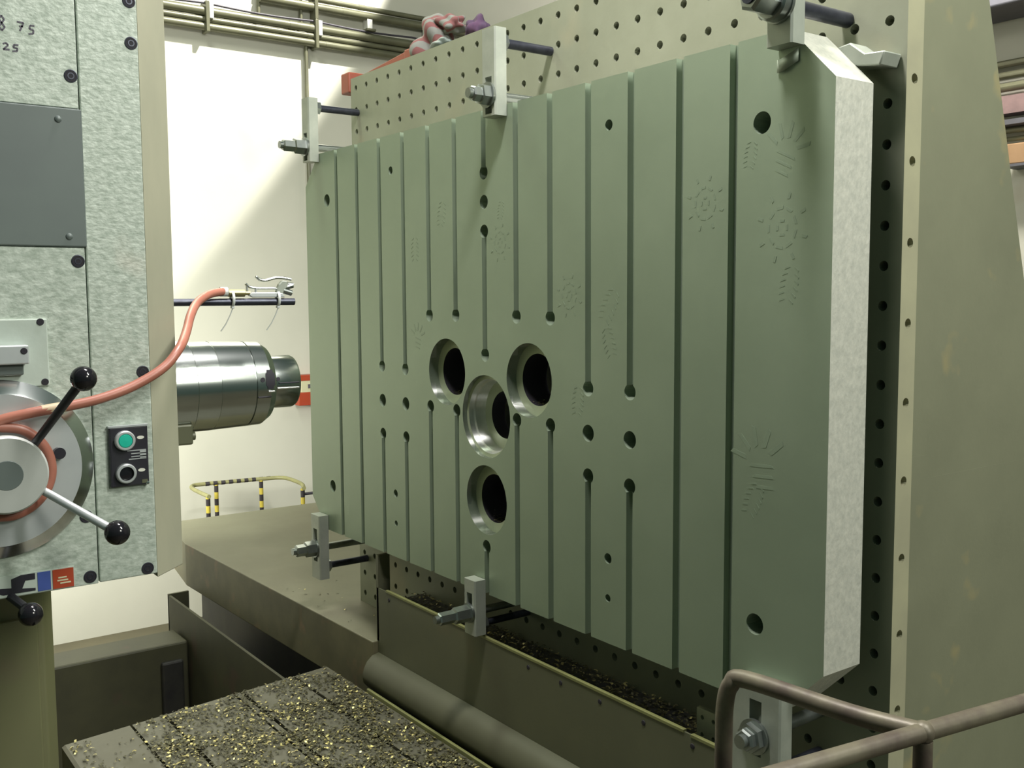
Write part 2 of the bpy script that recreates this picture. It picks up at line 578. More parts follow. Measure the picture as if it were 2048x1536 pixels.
mb.obj('side_brace', m_towerside, tower, smooth=0)
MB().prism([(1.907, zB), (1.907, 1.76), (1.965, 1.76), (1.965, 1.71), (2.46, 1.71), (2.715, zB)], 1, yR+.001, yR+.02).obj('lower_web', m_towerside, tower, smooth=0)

# spacer behind the plate corner
tag(MB().prism([(1.205, 2.575), (1.215, 2.548), (1.30, 2.56), (1.325, 2.60), (1.285, 2.605), (1.25, 2.578)], 0, 1.79, 1.849).obj('spacer_block', m_clamp, bevel=.003),
    'pale spacer block between plate corner and drilled tower', 'block')

# ================================================================== THE SLOTTED PLATE
PX, PB = 1.67, 1.79
yc, zc = 2.4125, 1.7505
plate = thing('slotted_plate', 'large ground steel plate with vertical slots and four round bores', 'plate', (1.73, yc, 1.2223))
yl, yr, zt, zb = 3.597, 1.228, 2.6269, 1.2223
ck = .112
poly = [(yl, zb+ck), (yl, zt-ck), (yl-ck, zt), (yr+ck, zt), (yr, zt-ck), (yr, zb+ck), (yr+ck, zb), (yl-ck, zb)]
body = MB().prism(poly, 0, PX, PB).obj('plate_body', [m_plate, m_plateside], plate, smooth=0)
for p in body.data.polygons:
    if abs(p.normal.x) < .5:
        p.material_index = 1
slots = []
off = [.1545*k for k in range(-6, 7)]
oy = [-.930, -.773, -.6135, -.4585, -.304, -.1535, 0, .1535, .304, .4585, .6135, .773, .930]
SH = .0115
HR = .020
ends_hi = {2: 1.867, 3: 1.865, 4: 2.042, 5: 2.044, 6: 2.452, 7: 2.044, 8: 2.042, 9: 1.865, 10: 1.867}
ends_lo = {2: 1.636, 3: 1.640, 4: 1.755, 5: 1.755, 6: 1.365, 7: 1.755, 8: 1.755, 9: 1.640, 10: 1.636}
cut_slot, cut_hole, cut_bore = MB(), MB(), MB()
for k, o_ in enumerate(oy):
    y = yc+o_
    w = .0075 if k in (0, 12) and False else SH
    if k in ends_hi:
        cut_slot.box(PX-.02, PX+.019, y-w, y+w, ends_hi[k], zt+.05)
        cut_slot.box(PX-.02, PX+.019, y-w, y+w, zb-.05, ends_lo[k])
        cut_hole.cyl((PX-.02, y, ends_hi[k]), (PX+.045, y, ends_hi[k]), HR, 24)
        cut_hole.cyl((PX-.02, y, ends_lo[k]), (PX+.045, y, ends_lo[k]), HR, 24)
    else:
        cut_slot.box(PX-.02, PX+.019, y-w, y+w, zb-.05, zt+.05)
cut_slot.box(PX-.02, PX+.019, yc-SH, yc+SH, 1.931, 2.285)
for z in (1.931, 2.285, 2.369):
    cut_hole.cyl((PX-.02, yc, z), (PX+.045, yc, z), HR, 24)
for o_ in (.6135, .4585, -.4585, -.6135):
    cut_hole.cyl((PX-.02, yc+o_, zc), (PX+.08, yc+o_, zc), HR+.002, 24)
for s_ in (1, -1):
    for z in (2.452, 1.396):
        cut_hole.cyl((PX-.02, yc+s_*1.007, z), (PX+.09, yc+s_*1.007, z), .023, 24)
    for z in (2.512, 1.441, 1.339):
        cut_hole.cyl((PX-.02, yc+s_*.535, z), (PX+.06, yc+s_*.535, z), .0135 if z != 1.339 else .010, 20)
BORES = [((2.6205, 1.8695), .1025, [(0, .1025), (.034, .1025), (.034, .0725), (.12, .0725)]),
         ((2.2045, 1.8695), .1025, [(0, .1025), (.034, .1025), (.034, .0725), (.12, .0725)]),
         ((2.4125, 1.5045), .1025, [(0, .1025), (.034, .1025), (.034, .0725), (.12, .0725)]),
         ((2.4125, 1.7505), .1215, [(0, .1215), (.016, .1215), (.016, .110), (.034, .110), (.036, .104), (.072, .104), (.072, .0705), (.12, .0705)])]
for (y, z), r, pr in BORES:
    cut_bore.cyl((PX-.05, y, z), (PB+.05, y, z), r, 64)
for nm, c in (('a', cut_slot), ('b', cut_hole), ('c', cut_bore)):
    co = c.obj('cutter', m_plate, None, smooth=0)
    co.location = -plate.location
    bo = body.modifiers.new(nm, 'BOOLEAN')
    bo.operation = 'DIFFERENCE'
    bo.solver = 'EXACT'
    bo.object = co
    slots.append(co)
body.parent = None
bpy.context.view_layer.update()
dg = bpy.context.evaluated_depsgraph_get()
nm_ = bpy.data.meshes.new_from_object(body.evaluated_get(dg))
body.modifiers.clear()
body.data = nm_
body.parent = plate
for co in slots:
    bpy.data.objects.remove(co)
for (y, z), r, pr in BORES:
    ring = MB()
    n = 64
    ring.lathe((PX, y, z), (1, 0, 0), pr, n)
    for j in range(len(pr)-1):
        flat = abs(pr[j][0]-pr[j+1][0]) < 1e-6
        for i in range(n):
            ring.m[j*n+i] = 1 if flat else (2 if j == len(pr)-2 else 0)
    ring.obj('bore_ring', [m_polish, m_shoulder, m_hole], plate, smooth=30)

# boot and glove smudges
def smudge(y, z, kind, s=1.0, rot=0.0):
    mb = MB()
    x0, x1 = [PX-.0003], PX+.0006
    ca, sa = math.cos(rot), math.sin(rot)

    def bar(cy, cz, l, w, a):
        c, s_ = math.cos(a), math.sin(a)
        q = []
        for p, r_ in ((-l, -w), (l, -w), (l*.8, w), (-l*.8, w)):
            yy, zz = cy+p*c-r_*s_, cz+p*s_+r_*c
            q.append((y+s*(yy*ca-zz*sa), z+s*(yy*sa+zz*ca)))
        x0[0] -= .000013
        mb.prism(q, 0, x0[0], x1)
    if kind == 'sole':
        for k in range(6):
            t = (k-2.5)/2.5
            bar(-.028*math.sqrt(max(.1, 1-t*t*.5)), t*.055, .012, .0028, .5)
            bar(.028*math.sqrt(max(.1, 1-t*t*.5)), t*.055, .012, .0028, -.5)
    elif kind == 'ring':
        for k in range(9):
            a = k/9*2*PI
            bar(.034*math.cos(a), .040*math.sin(a), .009, .0028, a+PI/2)
        for k in range(4):
            a = k/4*2*PI
            bar(.012*math.cos(a), .014*math.sin(a), .006, .0025, a+PI/2)
        for k in range(8):
            a = k/8*2*PI+.3
            bar(.058*math.cos(a), .066*math.sin(a), .007, .003, a)
    else:
        for k in range(5):
            a = PI*.15+k*PI*.7/4
            bar(.05*math.cos(a), .05*math.sin(a), .02, .004, a)
        for k in range(3):
            bar(-.005, -.005-.02*k, .028-.004*k, .0028, .15)
    mb.obj('boot_print', m_print, plate, smooth=0)


smudge(1.561, 2.30, 'ring', .85)
smudge(1.345, 2.385, 'hand', .9, .3)
smudge(1.35, 2.235, 'ring', 1.0)
smudge(1.33, 2.12, 'sole', .6, .2)
smudge(1.435, 2.39, 'sole', .45, .2)
smudge(1.40, 1.745, 'hand', 1.15, -.2)
smudge(1.415, 1.665, 'sole', .6, .4)
smudge(2.03, 2.10, 'ring', .8)
smudge(1.875, 2.075, 'sole', .7, .5)
smudge(1.875, 1.985, 'sole', .6, -.3)
smudge(1.995, 1.83, 'sole', .6, .1)
smudge(2.335, 2.25, 'ring', .75)
smudge(2.80, 2.25, 'sole', .6)
smudge(2.64, 2.35, 'sole', .6, .2)
smudge(2.33, 2.34, 'sole', .4, .2)
smudge(2.79, 1.97, 'hand', .7, .1)


# ================================================================== STRAP CLAMPS
def strap_clamp(label, y0, y1, z0, z1, zs, zh, ntip, nutr=.026, xf=1.63, heel=True, slot=(0, 0), tip_low=True, cap=False):
    """bar in front of the plate edge; zs height of stud, zh height of heel screw"""
    yc_ = (y0+y1)/2
    xb = PX-.0015
    t = thing('strap_clamp', label, 'clamp', ((xf+xb)/2, yc_, (z0+z1)/2), 'strap clamps holding the slotted plate')
    ch = .012
    w = y1-y0
    if not slot[1]:
        slot = (zs-.05, zs+.05)
    sw = min(.016, w*.24)
    # bar with a long slot: four boxes sharing faces, chamfered outer edges
    bar = MB()
    a, b = slot
    yy0, yy1 = yc_-sw, yc_+sw
    bar.prism([(xf, y0+.004), (xf+.004, y0), (xb, y0), (xb, yy0), (xf, yy0)], 2, z0, z1)
    bar.prism([(xf, y1-.004), (xf+.004, y1), (xb, y1), (xb, yy1), (xf, yy1)], 2, z0, z1)
    bar.box(xf, xb, yy0, yy1, z0, a)
    bar.box(xf, xb, yy0, yy1, b, z1)
    bar.obj('bar', m_clamp, t, smooth=0)
    # stud, washer, nut, protruding end
    st = MB()
    st.cyl((ntip-.004, yc_, zs), (1.849, yc_, zs), nutr*.52, 16)
    st.obj('stud', m_stud if not tip_low else m_nut, t)
    MB().lathe((xf-.007, yc_, zs), (1, 0, 0), [(0, nutr*1.35), (.0068, nutr*1.35)], 28, closed=True).obj('washer', m_nut, t)
    nb = MB()
    x1 = xf-.007
    x0 = ntip+.008
    if cap:
        nb.lathe((x1-.022, yc_, zs), (1, 0, 0), [(0, nutr*1.1), (.004, nutr*1.25), (.022, nutr*1.25)], 28, closed=True)
        nb.lathe((ntip, yc_, zs), (1, 0, 0), [(0, nutr*.8), (.006, nutr), (x1-.022-ntip, nutr)], 6, .3, closed=True)
    else:
        nb.lathe((x0, yc_, zs), (1, 0, 0), [(0, nutr*.72), (.004, nutr*.86), ((x1-x0)*.5, nutr*.86), ((x1-x0)*.54, nutr*1.12), (x1-x0, nutr*1.15)], 6, .3, closed=True)
    nb.obj('nut', m_nut, t, smooth=20)
    if heel:
        h = MB()
        h.cyl((xb, yc_, zh), (1.849, yc_, zh), nutr*.5, 14)
        h.obj('heel_screw', m_stud, t)
        MB().lathe((xb, yc_, zh), (1, 0, 0), [(0, nutr*.95), (.018, nutr*.95), (.022, nutr*.7)], 6, .2, closed=True).obj('lock_nut', m_nut, t, smooth=20)
    return t


strap_clamp('strap clamp on upper left corner of plate, black screw running back to tower', 3.475, 3.533, 2.597, 2.828, 2.652, 2.797, 1.532)
strap_clamp('strap clamp on top edge of plate below the striped rag', 2.296, 2.360, 2.594, 2.830, 2.650, 2.797, 1.566)
strap_clamp('large strap clamp on upper right corner of plate with round capped nut', 1.302, 1.366, 2.588, 2.85, 2.668, 2.645, 1.542, .030, heel=False, tip_low=False, cap=True, slot=(2.64, 2.75))
strap_clamp('strap clamp at lower left corner of plate, hanging over the bare bed', 3.462, 3.535, 1.033, 1.278, 1.150, 1.076, 1.540, slot=(1.10, 1.225))
strap_clamp('strap clamp at middle of bottom edge, in front of the chip tray', 2.418, 2.477, 1.099, 1.265, 1.165, 1.125, 1.513, .022, slot=(1.145, 1.225))
strap_clamp('wide strap clamp under lower right corner of plate behind hand rail', 1.302, 1.431, 1.03, 1.283, 1.172, 1.075, 1.585, .028, slot=(1.13, 1.25))
# shims under the clamp tips
for y, z, s, lab in ((1.335, 2.568, .8, 'curled foil shim under the upper right clamp'),):
    mb = MB()
    pts = []
    for k in range(6):
        tt = k/5
        pts.append((1.668-.012*math.sin(tt*PI)*.6-.001, y+.065*s*(tt-.4), z+.004-.016*math.sin(tt*PI*.6)))
    vs, fs = [], []
    for k, p in enumerate(pts):
        vs += [Vector(p)+Vector((0, 0, .016*s)), Vector(p)-Vector((0, 0, .016*s))]
        if k:
            fs.append((2*k-2, 2*k, 2*k+1, 2*k-1))
    mb.add(vs, fs)
    o = mb.obj('foil_shim', m_foil)
    so_ = o.modifiers.new('t', 'SOLIDIFY')
    so_.thickness = .0008
    tag(o, lab, 'shim')

# ================================================================== MACHINE HEAD
HY = 1.70
head = thing('headstock', 'pale grey green boring machine head with counterbored screws, at left', 'machine head', (.1, 2.1, 1.64))
mb = MB()
mb.prism([(-.6, HY), (.41, HY), (.41, 2.6), (-.6, 2.6)], 2, 1.64, 3.2)
mb.obj('housing', m_headsmooth, head, smooth=0, bevel=.003)
mb = MB()
mb.prism([(.4115, HY), (.504, HY), (.504, HY+.2), (.4115, HY+.2)], 2, 1.64, 3.2)
mb.obj('front_way', m_head, head, smooth=0, bevel=.002)
mb = MB()
mb.prism([(.5045, HY+.002), (.566, HY+.06), (.566, 2.6), (.4, 2.6), (.4, HY+.2), (.5045, HY+.2)], 2, 1.632, 3.2)
mb.obj('corner_chamfer', m_chamfer, head, smooth=0, bevel=.002)
# hammered skin on the left cover
mb = MB()
mb.box(-.6, .4085, HY-.003, HY+.02, 1.64, 2.180)
mb.obj('lower_cover', m_head, head, smooth=0, bevel=.001)
mb = MB()
mb.box(-.6, .4085, HY-.003, HY+.02, 2.395, 3.2)
mb.obj('upper_cover', m_head, head, smooth=0, bevel=.001)
dp = MB().box(-.6, .412, HY-.006, HY+.02, 2.181, 2.394).obj('dark_panel', m_darkpanel, head, smooth=0, bevel=.002)
dp['label'] = 'dark grey cover panel'
for x, z in ((.377, 2.376), (.386, 2.197)):
    MB().ball((x, HY-.006, z), .0055, 12, 6, (1, .5, 1)).obj('rivet', m_darkpanel, dp)
for x, z in ((.493, 2.507), (.399, 2.444), (.398, 2.159), (.492, 1.980), (.492, 2.572), (.488, 1.651), (.396, 1.653), (.394, 1.752)):
    b = MB()
    n = 20
    y0 = HY-.0008 if x > .45 else HY-.0038
    b.cur = 1
    b.lathe((x, y0, z), (0, 1, 0), [(.0006, .0102), (-.0003, .0100), (-.0005, .0088)], n)
    b.cur = 0
    b.lathe((x, y0, z), (0, 1, 0), [(-.0005, .0088), (0, .0085), (0, .0055)], n)
    b.cur = 1
    b.lathe((x, y0, z), (0, 1, 0), [(0, .0055), (-.0004, .0052), (-.0004, .0035)], n)
    b.cur = 0
    b.lathe((x, y0, z), (0, 1, 0), [(-.0002, .0036), (-.0002, .0002)], 6)
    b.obj('socket_screw', [m_hole, m_stud], head)
# small cover plate with bracket, left
sc = MB().box(-.1, .348, HY-.008, HY, 1.966, 2.07).obj('small_cover', m_headsmooth, head, smooth=0, bevel=.002)
for x, z in ((.338, 2.065), (.341, 1.972)):
    MB().lathe((x, HY-.0085, z), (0, 1, 0), [(0, .0055), (-.001, .005), (-.001, .0005)], 14).obj('screw', m_hole, sc)
br = MB().box(-.1, .316, HY-.03, HY-.008, 2.002, 2.031).obj('bracket_bar', m_dial, head, smooth=0, bevel=.002)
MB().lathe((.309, HY-.0305, 2.022), (0, 1, 0), [(0, .005), (-.001, .0045), (-.001, .0005)], 14).obj('screw', m_hole, br)
MB().box(-.1, .31, HY-.018, HY-.008, 1.985, 2.002).obj('bracket_foot', m_darkpanel, head, smooth=0, bevel=.002)
# maker's strip at the lower edge
lp = MB().box(.10, .372, HY-.005, HY-.003, 1.642, 1.675).obj('emblem_strip', m_headsmooth, head, smooth=0)
MB().box(.3175, .3365, HY-.0058, HY-.005, 1.6435, 1.6735).obj('blue_field', m_blue, lp, smooth=0)
MB().box(.3395, .3705, HY-.0058, HY-.005, 1.643, 1.6735).obj('red_field', m_red, lp, smooth=0)
e = MB()
e.prism([(.280, 1.669), (.294, 1.6735), (.314, 1.6735), (.314, 1.664), (.300, 1.664), (.295, 1.652), (.314, 1.650), (.314, 1.646), (.288, 1.646), (.268, 1.646), (.255, 1.652), (.262, 1.657), (.28, 1.655)], 1, HY-.0058, HY-.005)
e.box(.2, .262, HY-.0058, HY-.005, 1.643, 1.651)
e.obj('dark_emblem', m_blackmatte, lp, smooth=0)
e = MB()
for z, a, b in ((1.659, .3475, .360), (1.6545, .346, .362), (1.650, .350, .366)):
    e.box(a, b, HY-.0062, HY-.0058, z, z+.0022)
e.obj('pale_script', m_cream, lp, smooth=0)


# handwriting: 8 75 / x25
def strokes(lines, r=.0012):
    mb = MB()
    for ln in lines:
        for (a, b) in zip(ln[:-1], ln[1:]):
            p, q = Vector((a[0], 0, a[1])), Vector((b[0], 0, b[1]))
            d = (q-p).normalized()
            nn = Vector((-d.z, 0, d.x))*r
            mb.prism([((p+nn).x, (p+nn).z), ((q+nn).x, (q+nn).z), ((q-nn).x, (q-nn).z), ((p-nn).x, (p-nn).z)], 1, HY-.0036, HY-.0028)
    return mb


GL = {'8': [[(.5, .5), (.15, .75), (.5, 1), (.85, .75), (.5, .5), (.1, .25), (.5, 0), (.9, .25), (.5, .5)]],
      '7': [[(0, 1), (.9, .95), (.35, 0)], [(.3, .5), (.8, .55)]],
      '5': [[(.95, 1), (.35, 1), (.25, .6), (.8, .5), (.75, .1), (.1, 0)]],
      'x': [[(.1, .8), (.9, .1)], [(.1, .1), (.9, .8)]],
      '2': [[(.1, .8), (.5, 1), (.8, .7), (.1, 0), (.95, .05)]]}


def write(txt, x, z, h, w, adv, slope):
    ls = []
    for i, c in enumerate(txt):
        if c == ' ':
            continue
        for ln in GL[c]:
            ls.append([(x+i*adv+a*w, z+b*h-slope*(i*adv)) for a, b in ln])
    return ls


strokes(write('8', .300, 2.499, .022, .010, .013, .1)+write('75', .326, 2.502, .013, .010, .0145, .2)).obj('handwriting', m_ink, head, smooth=0)
strokes(write('x25', .292, 2.473, .010, .010, .0125, .1)).obj('handwriting', m_ink, head, smooth=0)
# knob lever under the head
t = MB().cyl((.262, 1.74, 1.655), (.292, 1.665, 1.630), .007, 12).obj('lower_lever', m_blackmatte, head)
MB().ball((.297, 1.65, 1.622), .018).obj('knob', m_black, t)

# column below the head
t = thing('machine_column', 'olive painted column under the machine head at far left', 'column', (.2, 2.6, 0))
MB().prism([(-.6, 2.3), (.438, 2.3), (.462, 2.33), (.462, 2.6), (-.6, 2.6)], 2, 0, 1.65).obj('shaft', m_column, t, smooth=0, bevel=.004)
MB().box(-1.8, .33, 2.62, 4.4, 0, 4.6).obj('rear_column', m_column, t, smooth=0)  # unseen bulk of the column, sized to block wall bounce onto the plate
MB().prism([(-.6, 2.285), (.425, 2.285), (.425, 2.3), (-.6, 2.3)], 2, 0, 1.43).obj('front_plate', m_column, t, smooth=0, bevel=.004)

# spindle
sy, sz = 2.10, 1.916
sp_ = MB().lathe((.69, sy, sz), (1, 0, 0), [(0, .095), (.045, .095), (.0455, .0938), (.048, .0938), (.0485, .0945), (.122, .092), (.1225, .089), (.1245, .089), (.125, .092), (.155, .0905), (.171, .080), (.173, .06)], 64, closed=True).obj('spindle_sleeve', m_spindle, head)
sp_['label'] = 'bright steel boring spindle'
MB().lathe((.566, sy, sz), (1, 0, 0), [(0, .0985), (.122, .0985), (.1235, .097), (.1235, .0952)], 64, closed=True).obj('collar', m_spindle, sp_)
MB().lathe((.86, sy, sz), (1, 0, 0), [(0, .0575), (.063, .0575), (.068, .055), (.052, .035), (.0, .033)], 48).obj('nose', m_spindle, sp_)


def on_cyl(x, ang, r):
    return (x, sy-r*math.sin(ang), sz+r*math.cos(ang))


for x, a, r, rr, nm in ((.826, 1.43, .0915, .005, 'screw_hole'), (.874, 1.40, .0578, .0045, 'screw_hole')):
    p = Vector(on_cyl(x, a, r))
    d = Vector((0, -math.sin(a), math.cos(a)))
    MB().cyl(p-d*.004, p+d*.0012, rr, 14).obj(nm, m_hole, sp_)
mbk = MB()
vs = []
for (dx) in (-.010, .010):
    for a in [1.20+.05*j for j in range(10)]:
        ww = 1.0 if .2 < (a-1.2)/.45 < .85 else .65
        vs.append(on_cyl(.843+dx*ww, a, .0918))
fs = [(j, j+1, 10+j+1, 10+j) for j in range(9)]
mbk.add(vs, fs).obj('drive_slot', m_hole, sp_)
MB().tube([on_cyl(.838, 1.70, .0925), on_cyl(.851, 1.70, .0925)], .002, 6).obj('bright_edge', m_chrome, sp_)
MB().tube([on_cyl(.872, 1.74, .058), on_cyl(.922, 1.74, .058)], .0022, 6).obj('bright_edge', m_chrome, sp_)
MB().tube([on_cyl(.876, 1.55, .058), on_cyl(.922, 1.55, .058)], .0016, 6).obj('seam', m_hole, sp_)
MB().tube([on_cyl(.816, 1.83, .0925), on_cyl(.845, 1.83, .0915)], .0016, 6).obj('seam', m_hole, sp_)
MB().box(.64, .682, sy-.075, sy-.02, sz-.112, sz-.07).obj('bottom_lug', m_tray, sp_, smooth=0, bevel=.004)
MB().cyl((.675, sy-.045, sz-.098), (.694, sy-.045, sz-.098), .009, 14).obj('drain_plug', m_tray, sp_)

# capstan wheel
hx, hz = .270, 1.842
cw = MB().lathe((hx, HY-.003, hz), (0, -1, 0), [(0, .137), (.006, .137), (.020, .119), (.022, .116), (.022, .05)], 72)
for i in range(144):
    cw.m[72+i] = 1
cw = cw.obj('capstan_wheel', [m_dial, m_bevel], head)
cw['label'] = 'round satin capstan wheel with two ball levers'
MB().lathe((hx, HY-.027, hz), (0, -1, 0), [(0, .052), (.032, .050), (.032, .040)], 48).obj('hub_neck', m_hub, cw)
MB().lathe((hx, HY-.058, hz), (0, -1, 0), [(0, .050), (.0, .058), (.014, .058), (.018, .055), (.018, .0001)], 56).obj('hub', m_hub, cw)
MB().lathe((hx, HY-.0758, hz), (0, -1, 0), [(0, .0225), (.0006, .0215), (.0006, .0002)], 32).obj('centre_cap', m_darkpanel, cw)
for (a, b, m_) in (((.3125, 1.636, 1.886), (.3615, 1.55, 1.981), m_blackmatte), ((.3215, 1.636, 1.811), (.3985, 1.55, 1.755), m_dial)):
    a, b = Vector(a), Vector(b)
    MB().cyl(a-(b-a)*.15, b, .0062, 14, .0068).obj('lever', m_, cw)
    MB().ball(b+(b-a)*.04, .0185, 28, 14).obj('knob', m_black, cw)
MB().cyl((.352, HY-.035, 1.862), (.352, HY-.02, 1.862), .009, 16).obj('lock_screw', m_blackmatte, cw)

# push button station
t = MB().box(.433, .494, HY-.008, HY, 1.794, 1.892).obj('push_button_plate', m_blackmatte, head, smooth=0, bevel=.002)
t['label'] = 'black push button plate with green and black buttons'
MB().box(.432, .4945, HY-.009, HY-.001, 1.8915, 1.8945).obj('top_edge', m_dial, t, smooth=0)
for z, m_, nm in ((1.870, m_green, 'green_button'), (1.816, m_black, 'black_button')):
    x = .4565
    MB().lathe((x, HY-.008, z), (0, -1, 0), [(0, .0165), (.006, .0160), (.0075, .0145), (.0075, .0115), (.004, .0115)], 32).obj('bezel', m_dial, t)
    MB().lathe((x, HY-.008, z), (0, -1, 0), [(0, .0114), (.006 if m_ is m_green else .003, .0114), (.0075 if m_ is m_green else .0035, .010), (.0078 if m_ is m_green else .0036, .0002)], 28).obj(nm, m_, t)
    e = MB()
    q = [(.482+.0058*math.cos(a*PI/8), z+.003+.0027*math.sin(a*PI/8)) for a in range(16)]
    e.prism(q, 1, HY-.0088, HY-.0078)
    e.obj('white_dot', m_white, t, smooth=0)
e = MB()
for z, a, b in ((1.8515, .460, .490), (1.8465, .466, .490), (1.8415, .466, .490), (1.8375, .462, .490)):
    e.box(a, b, HY-.0088, HY-.0078, z, z+.0016)
e.box(.480, .490, HY-.0088, HY-.0078, 1.8385, 1.8515)
e.obj('symbol', m_dial, t, smooth=0)
MB().box(.482, .491, HY-.0085, HY-.0078, 1.797, 1.803).obj('corner_mark', m_tray, t, smooth=0)
MB().lathe((.491, HY-.008, 1.7965), (0, -1, 0), [(0, .003), (.0012, .0025), (.0014, .0002)], 12).obj('screw', m_chrome, t)

# ------------------------------------------------------------------ rod, hose, air gun
t = thing('support_rod', 'dark round rod sticking out above the spindle', 'rod', (.56, 1.9, 2.092))
MB().cyl((.568, 1.9, 2.092), (.851, 1.9, 2.092), .0072, 18).obj('bar', m_stud, t)
MB().lathe((.568, 1.9, 2.092), (1, 0, 0), [(0, .013), (.006, .013), (.008, .009)], 18, closed=True).obj('collar', m_nut, t)
hose = thing('air_hose', 'red rubber air hose looped round capstan hub and up to air gun', 'hose', (.45, 1.66, 1.95))
path = [(.235, 1.664, 1.763)]+[(hx+.0682*math.sin(a), 1.662, hz+.0682*math.cos(a)) for a in [math.radians(d) for d in range(190, 0, -19)]]+[(.252, 1.662, 1.912), (.22, 1.655, 1.918),
        (.19, 1.645, 1.918), (.20, 1.655, 1.899), (.248, 1.66, 1.905), (.269, 1.66, 1.920), (.311, 1.655, 1.929), (.36, 1.655, 1.935), (.412, 1.655, 1.944), (.466, 1.66, 1.961), (.518, 1.67, 1.988), (.551, 1.69, 2.018), (.579, 1.74, 2.041), (.605, 1.79, 2.070), (.635, 1.84, 2.092), (.672, 1.88, 2.107), (.708, 1.90, 2.1125)]
MB().tube(smoothpts(path, 6), .0078, 14).obj('tube', m_hose, hose)
MB().tube([(.327, 1.655, 1.9315), (.345, 1.655, 1.9335), (.36, 1.655, 1.935)], [.0079, .0083, .0079], 14).obj('worn_band', m_hoseworn, hose)
MB().lathe((.700, 1.9, 2.1115), Vector((1, 0, .02)), [(0, .009), (.014, .009), (.015, .0065)], 16, closed=True).obj('hose_clip', m_tie, hose)
gun = thing('air_gun', 'silver air blow gun tied on top of the dark rod', 'blow gun', (.78, 1.9, 2.105))
MB().lathe((.716, 1.9, 2.109), (1, 0, 0), [(0, .0055), (.0, .0072), (.032, .0072), (.034, .004), (.044, .004)], 16, closed=True).obj('hose_tail', m_brass, gun)
MB().prism([(.757, 2.107), (.762, 2.1105), (.816, 2.1105), (.826, 2.108), (.830, 2.1005), (.762, 2.1005), (.757, 2.104)], 1, 1.894, 1.906).obj('grip', m_dial, gun, smooth=0, bevel=.0015)
MB().tube([(.7535, 1.9, 2.124), (.7545, 1.9, 2.108)], .0022, 8).obj('guard_end', m_dial, gun)
MB().tube(smoothpts([(.751, 1.9, 2.1275), (.758, 1.9, 2.1215), (.772, 1.9, 2.119), (.79, 1.9, 2.1185), (.81, 1.9, 2.1185), (.818, 1.9, 2.114)], 4), .0028, 10).obj('guard', m_steel, gun)
MB().tube([(.7715, 1.9, 2.119), (.7715, 1.9, 2.110)], .0022, 8).obj('valve_pin', m_dial, gun)
MB().tube(smoothpts([(.772, 1.9, 2.142), (.780, 1.9, 2.1355), (.792, 1.9, 2.134), (.806, 1.9, 2.1375), (.818, 1.9, 2.1395), (.836, 1.9, 2.138), (.846, 1.9, 2.136)], 5), [.0016]+[.003]*30, 10).obj('trigger', m_steel, gun)
MB().prism([(.812, 2.110), (.818, 2.126), (.826, 2.134), (.836, 2.133), (.838, 2.122), (.832, 2.116), (.826, 2.106)], 1, 1.895, 1.905).obj('body', m_clamp, gun, smooth=0, bevel=.002)
MB().cyl((.826, 1.9, 2.118), (.849, 1.9, 2.124), .005, 14).obj('valve', m_nut, gun)
MB().cyl((.828, 1.9, 2.114), (.846, 1.9, 2.109), .006, 14).obj('nozzle', m_nut, gun)
MB().cyl((.838, 1.9, 2.128), (.851, 1.9, 2.1265), .0028, 12).obj('tip', m_chrome, gun)
for x, lab in ((.724, 'white cable tie round rod and hose tail, nearer the machine'), (.817, 'white cable tie round rod and air gun grip, nearer rod end')):
    t = thing('cable_tie', lab, 'cable tie', (x, 1.9, 2.095), 'cable ties on the rod')
    pts = [(x+.001*math.sin(a*PI/6), 1.9+.0115*math.sin(a*PI/6), 2.0985+(.0152)*math.cos(a*PI/6)) for a in range(13)]
    vs, fs = [], []
    for k_, p in enumerate(pts):
        vs += [Vector(p)+Vector((-.0027, 0, 0)), Vector(p)+Vector((.0027, 0, 0))]
        if k_:
            fs.append((2*k_-2, 2*k_-1, 2*k_+1, 2*k_))
    o = MB().add(vs, fs).obj('band', m_tie, t)
    so_ = o.modifiers.new('t', 'SOLIDIFY')
    so_.thickness = .0012
    MB().tube([(x, 1.9, 2.080), (x-.004, 1.902, 2.068), (x-.012, 1.906, 2.05), (x-.021, 1.91, 2.036)], .0011, 6).obj('tail', m_tie, t)
    MB().box(x-.003, x+.003, 1.8965, 1.9045, 2.0795, 2.0845).obj('head', m_tie, t, smooth=0, bevel=.001)

# ================================================================== THINGS ON TOP OF THE TOWER
t = thing('red_beam', 'red painted lifting beam lying behind top edge of tower', 'beam', (2.0, 3.58, zT))
MB().prism([(3.32, zT+.001), (3.80, zT+.001), (3.80, zT+.045), (3.62, zT+.062), (3.32, zT+.084)], 0, 1.975, 2.03).obj('web', m_redbeam, t, smooth=0, bevel=.003)
MB().box(1.96, 2.05, 3.29, 3.345, zT+.001, zT+.082).obj('end_lug', m_redbeam, t, smooth=0, bevel=.006)
MB().box(1.965, 2.05, 3.80, 3.87, zT+.001, zT+.085).obj('end_lug', m_redbeam, t, smooth=0, bevel=.006)
MB().box(2.03, 2.09, 3.5, 3.74, zT+.001, zT+.075).obj('rear_flange', m_redbeam, t, smooth=0, bevel=.004)


